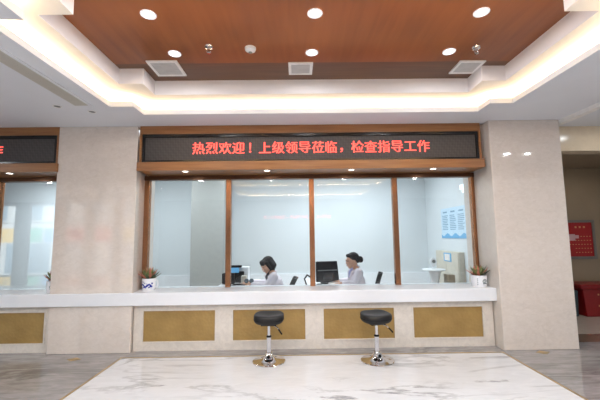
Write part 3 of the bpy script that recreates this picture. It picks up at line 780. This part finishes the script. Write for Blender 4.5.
# ------------------------------------------------------------------ the two clerks (seated, facing left)
def person(hc, fdir, neck, shN, shF, elN, haN, elF, haF, chest, pelvis, label, hairstyle, shirtmat):
    V = Vector
    hc, neck, shN, shF, elN, haN, elF, haF, chest, pelvis = map(V, (hc, neck, shN, shF, elN, haN, elF, haF, chest, pelvis))
    root = thing('person', (pelvis.x, pelvis.y, 0), label, 'person')
    F = V(fdir).normalized(); R_ = F.cross(V((0, 0, 1))).normalized(); U = R_.cross(F).normalized()
    HR = Matrix((R_, F, U)).transposed()            # columns: right, forward, up
    h = lambda r, f_, u: hc + R_*r + F*f_ + U*u
    b = MB()
    # head: cranium, face, jaw, nose, ears, neck
    b.ell(h(0, -.012, .03), .074, .092, .085, HR); b.ell(h(0, .028, -.02), .062, .062, .085, HR)
    b.ell(h(0, .045, -.078), .036, .036, .034, HR); b.ell(h(0, .062, -.098), .018, .016, .014, HR)
    b.cap(h(0, .086, .012), .008, h(0, .104, -.022), .012); b.ell(h(.012, .095, -.026), .008, .009, .007, HR); b.ell(h(-.012, .095, -.026), .008, .009, .007, HR)
    b.ell(h(0, .086, .028), .05, .014, .012, HR)    # brow
    for s in (-1, 1):
        b.ell(h(s*.074, -.008, -.008), .012, .022, .034, HR); b.ell(h(s*.036, .072, -.02), .02, .018, .02, HR)
    b.ell(h(0, .088, -.058), .024, .012, .012, HR)
    b.cap(h(0, -.03, -.06), .05, neck, .052)
    # torso (under the coat), pelvis, legs under the desk
    wst = chest.lerp(pelvis, .6)
    b.chain([(neck, .055), (chest, .1), (wst, .1), (pelvis, .12)])
    for sh in (shN, shF): b.cap(neck, .05, sh, .05); b.cap(chest+(sh-neck)*.45, .09, wst+(sh-neck)*.35, .09)
    ank = []
    for s in (-1, 1):
        hip = pelvis+V((0, s*.09, 0)); knee = V((pelvis.x-.40, pelvis.y+s*.10, .42)); an = V((pelvis.x-.36, pelvis.y+s*.10, .09))
        b.chain([(hip, .085), (knee, .055), (an, .036)]); b.chain([(an, .036), (an+V((-.14, 0, -.055)), .028)])
        ank.append((hip, knee, an))
    # arms and hands
    def hand(wr, d, side):
        d = d.normalized(); sd = d.cross(V((0, 0, 1))).normalized()*side; dn = V((0, 0, -1))
        b.cap(wr, .024, wr+d*.03, .026); b.ell(wr+d*.06, .038, .040, .018, Matrix((sd, d, sd.cross(d))).transposed())
        for k, (o_, l) in enumerate(((-.027, .06), (-.009, .07), (.009, .066), (.026, .05))):
            p0 = wr+d*.092+sd*o_; p1 = p0+d*l*.5+dn*.006; p2 = p1+d*l*.42+dn*.02
            b.chain([(p0, .0085), (p1, .008), (p2, .007)], 8)
        p0 = wr+d*.04-sd*.034; p1 = p0+d*.025-sd*.022+dn*.006; p2 = p1+d*.03-sd*.004+dn*.01
        b.chain([(p0, .011), (p1, .0095), (p2, .008)], 8)
    for sh, el, ha, side in ((shN, elN, haN, 1), (shF, elF, haF, -1)):
        wr = ha+(el-ha).normalized()*.06
        b.chain([(sh, .048), (el, .038), (wr, .026)]); hand(wr, ha-el, side)
    body = b.build('body', M['skin'], root, smooth=True, remesh=.006, smoothit=3, angle=0)
    # lab coat
    c = MB()
    c.chain([(neck+V((.005, 0, -.03)), .068), (chest, .122), (wst, .125), (pelvis, .15)])
    for sh in (shN, shF):
        c.cap(neck+V((.01, 0, -.03)), .056, sh, .062); c.cap(chest+(sh-neck)*.42, .115, wst+(sh-neck)*.35, .115)
        c.cap(wst+(sh-neck)*.35, .115, pelvis+(sh-neck)*.3, .13)
    for sh, el, ha in ((shN, elN, haN), (shF, elF, haF)):
        wr = ha+(el-ha).normalized()*.075
        c.chain([(sh, .066), (sh.lerp(el, .5), .060), (el, .056), (wr, .044)])
    for hip, knee, an in ank: c.cap(hip, .115, hip.lerp(knee, .55), .1)
    c.build('lab_coat', M['coat'], root, smooth=True, remesh=.009, smoothit=4, angle=0)
    # coat collar (two lapels) and shirt front
    fw = V((F.x, F.y, 0)).normalized(); sd = V((-fw.y, fw.x, 0))
    q = MB(); q.cap(neck+V((0, 0, -.02)), .058, neck+V((0, 0, .022))+fw*.004, .056); q.cap(neck+fw*.03+V((0, 0, -.01)), .045, neck+fw*.085+V((0, 0, -.07)), .03); q.cap(neck+fw*.085+V((0, 0, -.07)), .03, chest+fw*.11+V((0, 0, .03)), .018)
    q.build('shirt', M[shirtmat], root, smooth=True, remesh=.006, smoothit=2, angle=0)
    for s in (-1, 1):
        q = MB(); q.chain([(neck-fw*.055+sd*s*.04+V((0, 0, .022)), .014), (neck+fw*.015+sd*s*.062+V((0, 0, .0)), .016), (neck+fw*.085+sd*s*.055+V((0, 0, -.06)), .017), (chest+fw*.115+sd*s*.02+V((0, 0, .01)), .012)])
        q.build('lapel', M['coat'], root, smooth=True)
    # trousers and shoes
    q = MB(); q.cap(pelvis, .125, pelvis+V((0, 0, .05)), .12)
    for hip, knee, an in ank: q.chain([(hip, .098), (knee, .066), (an+V((0, 0, .03)), .05)])
    q.build('trousers', M['trousers'], root, smooth=True, remesh=.012, smoothit=3, angle=0)
    for hip, knee, an in ank:
        q = MB(); q.chain([(an+V((.03, 0, -.04)), .045), (an+V((-.06, 0, -.05)), .038), (an+V((-.15, 0, -.055)), .032)]); q.build('shoe', M['black'], root, smooth=True, remesh=.01, smoothit=3)
    # eyes, brows, lips
    for s in (-1, 1):
        q = MB(); q.ell(h(s*.03, .083, .006), .012, .008, .006, HR); q.build('eye', M['eye'], root, smooth=True)
        q = MB(); q.cap(h(s*.018, .096, .030), .004, h(s*.046, .084, .032), .003); q.build('eyebrow', M['hair'], root, smooth=True)
    q = MB(); q.ell(h(0, .098, -.056), .02, .006, .007, HR); q.build('lips', M['lips'], root, smooth=True)
    # hair
    q = MB()
    q.ell(h(0, -.03, .048), .086, .100, .083, HR)
    if hairstyle == 'bob':
        q.ell(h(0, .05, .075), .072, .048, .040, HR); q.ell(h(0, .068, .055), .056, .03, .030, HR)
        for s in (-1, 1): q.cap(h(s*.066, .025, .055), .028, h(s*.080, .01, -.04), .026); q.cap(h(s*.07, -.03, .04), .034, h(s*.08, -.05, -.055), .034); q.cap(h(s*.06, -.04, .03), .04, h(s*.058, -.055, -.055), .034)
        q.cap(h(0, -.07, .03), .064, h(0, -.105, -.055), .044)
    else:
        q.ell(h(0, .035, .09), .062, .045, .03, HR)
        for s in (-1, 1): q.cap(h(s*.06, .02, .06), .024, h(s*.062, -.05, .01), .03)
        q.cap(h(0, -.09, .03), .05, h(0, -.1, -.01), .045)
    hair = q.build('hair', M['hair'], root, smooth=True, remesh=.006, smoothit=3, angle=0)
    if hairstyle == 'bun':
        q = MB(); q.ell(h(0, -.152, -.008), .046, .046, .052, HR); q.build('hair_bun', M['hair'], hair, smooth=True)
        q = MB(); q.lathe([(.03, -.008), (.04, 0), (.03, .008), (.03, -.008)], h(0, -.118, 0), 20, axis=F); q.build('hair_band', M['slate'], hair, smooth=True)
    return root
person((-.475, 5.45, 1.005), (-.74, -.50, -.45), (-.405, 5.47, .895), (-.36, 5.30, .845), (-.40, 5.64, .85),
       (-.47, 5.26, .705), (-.745, 5.30, .74), (-.50, 5.62, .71), (-.78, 5.44, .745), (-.36, 5.47, .74), (-.34, 5.48, .42),
       'person in a white coat with a dark collar, black bob, looking down at left', 'bob', 'shirt')
person((.845, 5.45, 1.055), (-.93, -.32, -.16), (.895, 5.47, .945), (.925, 5.30, .885), (.90, 5.63, .89),
       (.86, 5.25, .73), (.62, 5.28, .735), (.84, 5.63, .73), (.61, 5.48, .735), (.905, 5.47, .78), (.94, 5.48, .42),
       'person in a white coat, hair in a bun, facing the right black monitor', 'bun', 'lilac')

# ------------------------------------------------------------------ potted succulents in porcelain cups
def pot(x, y, r, hgt, label, motif, handle):
    t = thing('potted_succulent', (x, y, .748), label, 'potted plant')
    z = 0
    q = MB(); q.lathe([(0, z), (r*.86, z), (r*.93, z+.01), (r, z+hgt*.5), (r, z+hgt), (r*.93, z+hgt), (r*.92, z+hgt*.8), (0, z+hgt*.8)], n=36)
    cup = q.build('cup', M['porcelain'], t, world=False, smooth=True)
    if handle:
        q = MB(); q.tube([(r*.95, 0, hgt*.82), (r*1.28, 0, hgt*.78), (r*1.36, 0, hgt*.5), (r*1.2, 0, hgt*.22), (r*.95, 0, hgt*.2)], .009); q.build('handle', M['porcelain'], cup, world=False, smooth=True)
    # painted glaze strokes following the wall of the cup
    q = MB()
    def stroke(pts, w):
        n = len(pts)
        for (a0, z0), (a1, z1) in zip(pts, pts[1:]):
            d = Vector((a1-a0, z1-z0)).normalized(); nx, nz = -d.y*w, d.x*w
            def P(a, zz): th = -PI/2 + a/r; rr = r*1.006; return (rr*math.cos(th), rr*math.sin(th), zz)
            q.quad(P(a0+nx, z0+nz), P(a1+nx, z1+nz), P(a1-nx, z1-nz), P(a0-nx, z0-nz))
    if motif == 'blue':
        w = .007
        stroke([(-.08+.016*k, hgt*.42+.018*math.sin(k*1.1)) for k in range(11)], w*1.4)
        stroke([(-.075, hgt*.68), (-.05, hgt*.74), (-.02, hgt*.62), (.01, hgt*.56)], w); stroke([(0, hgt*.32), (.03, hgt*.5), (.07, hgt*.62), (.085, hgt*.55)], w*1.6)
        stroke([(-.06, hgt*.2), (-.03, hgt*.26), (0, hgt*.22)], w*.8); stroke([(.03, hgt*.24), (.06, hgt*.34), (.08, hgt*.28)], w)
        mm = M['cobalt']
    else:
        w = .004
        for (cx_, cz, rr_) in ((.03, hgt*.5, .03), (.03, hgt*.5, .016), (.052, hgt*.42, .018)):
            stroke([(cx_+rr_*math.cos(k*PI/8), cz+rr_*.9*math.sin(k*PI/8)) for k in range(14)], w)
        for k in range(4): stroke([(-.07, hgt*(.2+.16*k)), (-.058, hgt*(.26+.16*k))], w)
        stroke([(0, hgt*.3), (.03, hgt*.34), (.06, hgt*.28)], w); mm = M['inkgrey']
    q.build('painted_motif', mm, cup, world=False)
    q = MB(); q.lathe([(0, hgt*.84), (r*.9, hgt*.82), (r*.9, hgt*.8), (0, hgt*.8)], n=24); q.build('soil', M['soil'], t, world=False, smooth=True)
    # rosettes of pointed fleshy leaves
    mats = ['leaf', 'leafred', 'leafdark']
    bags = [MB(), MB(), MB()]
    rnd = random.Random(int(abs(x)*100))
    for k in range(34):
        tier = k/34; a = k*2.39996+rnd.uniform(-.2, .2); el = .45+1.0*tier
        Ln = (.15 + rnd.uniform(-.03, .03))*(1.1-.2*tier)
        base = Vector((r*.25*math.cos(a)*(1-tier*.6), r*.25*math.sin(a)*(1-tier*.6), hgt*.84))
        d = Vector((math.cos(a)*math.cos(el), math.sin(a)*math.cos(el), math.sin(el)))
        sd = Vector((-math.sin(a), math.cos(a), 0)); up = d.cross(sd)*-1
        g = bags[(1 if k % 3 == 1 else (2 if tier < .25 else 0))].b
        prof = [(0, .012, .006), (.35, .020, .010), (.7, .017, .008), (1, .001, .001)]
        rings = []
        for u, wd_, th in prof:
            c0 = base+d*Ln*u+Vector((0, 0, .018))*u*u
            rings.append([g.verts.new(c0+sd*wd_), g.verts.new(c0-up*th), g.verts.new(c0-sd*wd_), g.verts.new(c0+up*th*.4)])
        for A, B in zip(rings, rings[1:]):
            for i in range(4): g.faces.new((A[i], A[(i+1) % 4], B[(i+1) % 4], B[i]))
        g.faces.new(rings[0]); g.faces.new(rings[-1][::-1])
    for nm, mn, bg in zip(('green_leaves', 'red_leaves', 'dark_leaves'), mats, bags): bg.build(nm, M[mn], t, world=False, smooth=True)
    return t
pot(-2.035, 4.82, .092, .155, 'succulent in a white mug with blue brushwork at left end of centre window', 'blue', True)
pot(2.44, 4.72, .100, .15, 'succulent in a white cup with grey rings beside the right column', 'grey', False)
pot(2.44-BAY, 4.74, .095, .15, 'succulent in a white cup peeping from behind the left column', 'grey', False)

# ------------------------------------------------------------------ bar stools
def make_stool(x, y, label, rz):
    t = thing('bar_stool', (x, y, 0), label, 'bar stool', 'bar stools at the counter'); t.rotation_euler = (0, 0, rz)
    # trumpet base
    q = MB(); q.lathe([(0, 0), (.188, 0), (.193, .006), (.188, .012), (.14, .02), (.085, .034), (.055, .06), (.042, .085), (.034, .105), (0, .105)], n=48); q.build('base', M['chrome'], t, world=False, smooth=True)
    q = MB(); q.cyl((0, 0, .10), .027, .175); q.build('lower_tube', M['chrome'], t, world=False, smooth=True)
    q = MB(); q.lathe([(0, .275), (.030, .275), (.030, .291), (.022, .295), (0, .295)], n=24); q.build('collar', M['black'], t, world=False, smooth=True)
    q = MB(); q.cyl((0, 0, .29), .018, .14); q.build('piston', M['chrome'], t, world=False, smooth=True)
    # dark chrome reflection built as a boss at the foot of the tube
    q = MB(); q.lathe([(0, .0), (.034, .0), (.038, .006), (.034, .014), (.02, .018), (0, .014)], (0, -.05, .066), 24, axis=(0, -1, .35)); bs = q.build('reflection_boss', M['chrome'], t, world=False, smooth=True)
    q = MB(); q.lathe([(0, 0), (.02, 0), (.017, .008), (0, .01)], (0, -.065, .071), 20, axis=(0, -1, .35)); q.build('reflection_cap', M['black'], bs, world=False, smooth=True)
    q = MB(); q.box(-.09, .09, -.07, .07, .414, .428, bev=.004); q.build('seat_plate', M['black'], t, world=False)
    # lever
    q = MB(); q.tube([(.05, -.02, .413), (.10, -.06, .40), (.125, -.08, .37)], .006); lv = q.build('lever', M['chrome'], t, world=False, smooth=True)
    q = MB(); q.cap((.12, -.077, .376), .009, (.155, -.10, .335), .009); q.build('lever_grip', M['black'], lv, world=False, smooth=True)
    # seat: thick rounded saddle cushion with a raised rear rim
    q = MB(); n, m = 48, 18; rings = []
    for j in range(m+1):
        ph = -PI/2+PI*j/m
        cz = math.copysign(abs(math.sin(ph))**.55, math.sin(ph)); cr = abs(math.cos(ph))**.5
        ring = []
        for i in range(n):
            th = 2*PI*i/n; c_, s_ = math.cos(th), math.sin(th)
            xx = math.copysign(abs(c_)**.8, c_)*.178*cr; yy = math.copysign(abs(s_)**.8, s_)*.162*cr
            top = max(0, cz)
            rim = min(1, math.hypot(xx/.178, yy/.162))
            zz = .482+cz*.056
            if cz > 0: zz += .022*rim*rim*rim*(.9+.5*(yy/.162)) - .02*(1-rim)
            else:
                xx *= 1-.10*abs(cz); yy *= 1-.10*abs(cz)
            ring.append(q.b.verts.new((xx, yy, zz)))
        rings.append(ring)
    for A, B in zip(rings, rings[1:]):
        for i in range(n): q.b.faces.new((A[i], A[(i+1) % n], B[(i+1) % n], B[i]))
    bmesh.ops.remove_doubles(q.b, verts=q.b.verts[:], dist=1e-5)
    st = q.build('seat', M['leather'], t, world=False, smooth=True, angle=60)
    q = MB(); pts = [(math.copysign(abs(math.cos(a))**.8, math.cos(a))*0.1765, math.copysign(abs(math.sin(a))**.8, math.sin(a))*.1605, .484) for a in [2*PI*k/40 for k in range(41)]]
    q.tube(pts, .004, 6); q.build('piping', M['black'], st, world=False, smooth=True)
    return t
s1 = make_stool(-.348, 4.20, 'black padded bar stool on a chrome foot, left of the pair', 0)
dup(s1, (.912, 4.17, 0), 'black padded bar stool on a chrome foot, right of the pair', rotz=.25)

# ------------------------------------------------------------------ lamps
warm = (1, .93, .84); cool = (.97, .985, 1)
for x in (-1.20, .165, 1.54):
    for y in (2.66, 3.27): area('downlight_and_fill_lamp', (x, y, Z2-.03), .11, .11, 11, cool, disk=True)
for cy in TR[1:]:
    for x in (-1.20, .165, 1.54):
        area('downlight_and_fill_lamp', (x, cy, Z2-.03), .2, .2, 48, cool, disk=True)  # unseen lamps without fittings, boosted as frontal fill
for x, y, p in ((-4.2, -.6, 60), (-7, -.6, 50), (-9.5, -.6, 40), (-6, 2.2, 30), (3.96, 2.55, 8), (4.34, 2.55, 8), (4.2, 4.2, 3), (5.05, -.6, 70)):
    area('soffit_and_fill_lamp', (x, y, ZC-.02), .1, .1, p, cool, disk=True)  # strong ones are added fill out of view; weak right-hand ones match column glints
area('alcove_lamp', (5.2, 5.7, 2.68), .1, .1, 4.5, warm, disk=True)
for dx in (0, -BAY):
    for x in (-1.50, -.40, .74, 1.85): area('sign_lamp', (x+dx, YC+.035, 2.325), .06, .06, 2.0, warm, disk=True)

# world: bright overcast sky outside the street front
wd = bpy.data.worlds.new('sky'); sc.world = wd; wd.use_nodes = True
bg = wd.node_tree.nodes['Background']; bg.inputs['Color'].default_value = (.86, .93, 1, 1); bg.inputs['Strength'].default_value = 8.0

# ------------------------------------------------------------------ camera
fpx = 345.; pitch = math.atan(36/345); yaw = math.radians(.5); roll = .0124
R3 = Matrix.Rotation(-yaw, 3, 'Z') @ Matrix.Rotation(PI/2+pitch, 3, 'X') @ Matrix.Rotation(-roll, 3, 'Z')
cd = bpy.data.cameras.new('camera'); cam = bpy.data.objects.new('camera', cd); COL.objects.link(cam)
cd.sensor_width = 36; cd.lens = fpx/600*36; cd.clip_start = .02
cam.matrix_world = Matrix.Translation((0, 0, 1.45)) @ R3.to_4x4()
sc.camera = cam
sc.view_settings.view_transform = 'Standard'; sc.view_settings.look = 'None'
sc.view_settings.exposure = -0.2; sc.view_settings.gamma = 1.0
try:
    sc.cycles.use_denoising = True; sc.cycles.max_bounces = 10; sc.cycles.diffuse_bounces = 5; sc.cycles.glossy_bounces = 5
    sc.cycles.transparent_max_bounces = 12; sc.cycles.sample_clamp_indirect = 6; sc.cycles.caustics_reflective = False; sc.cycles.caustics_refractive = False
except Exception: pass
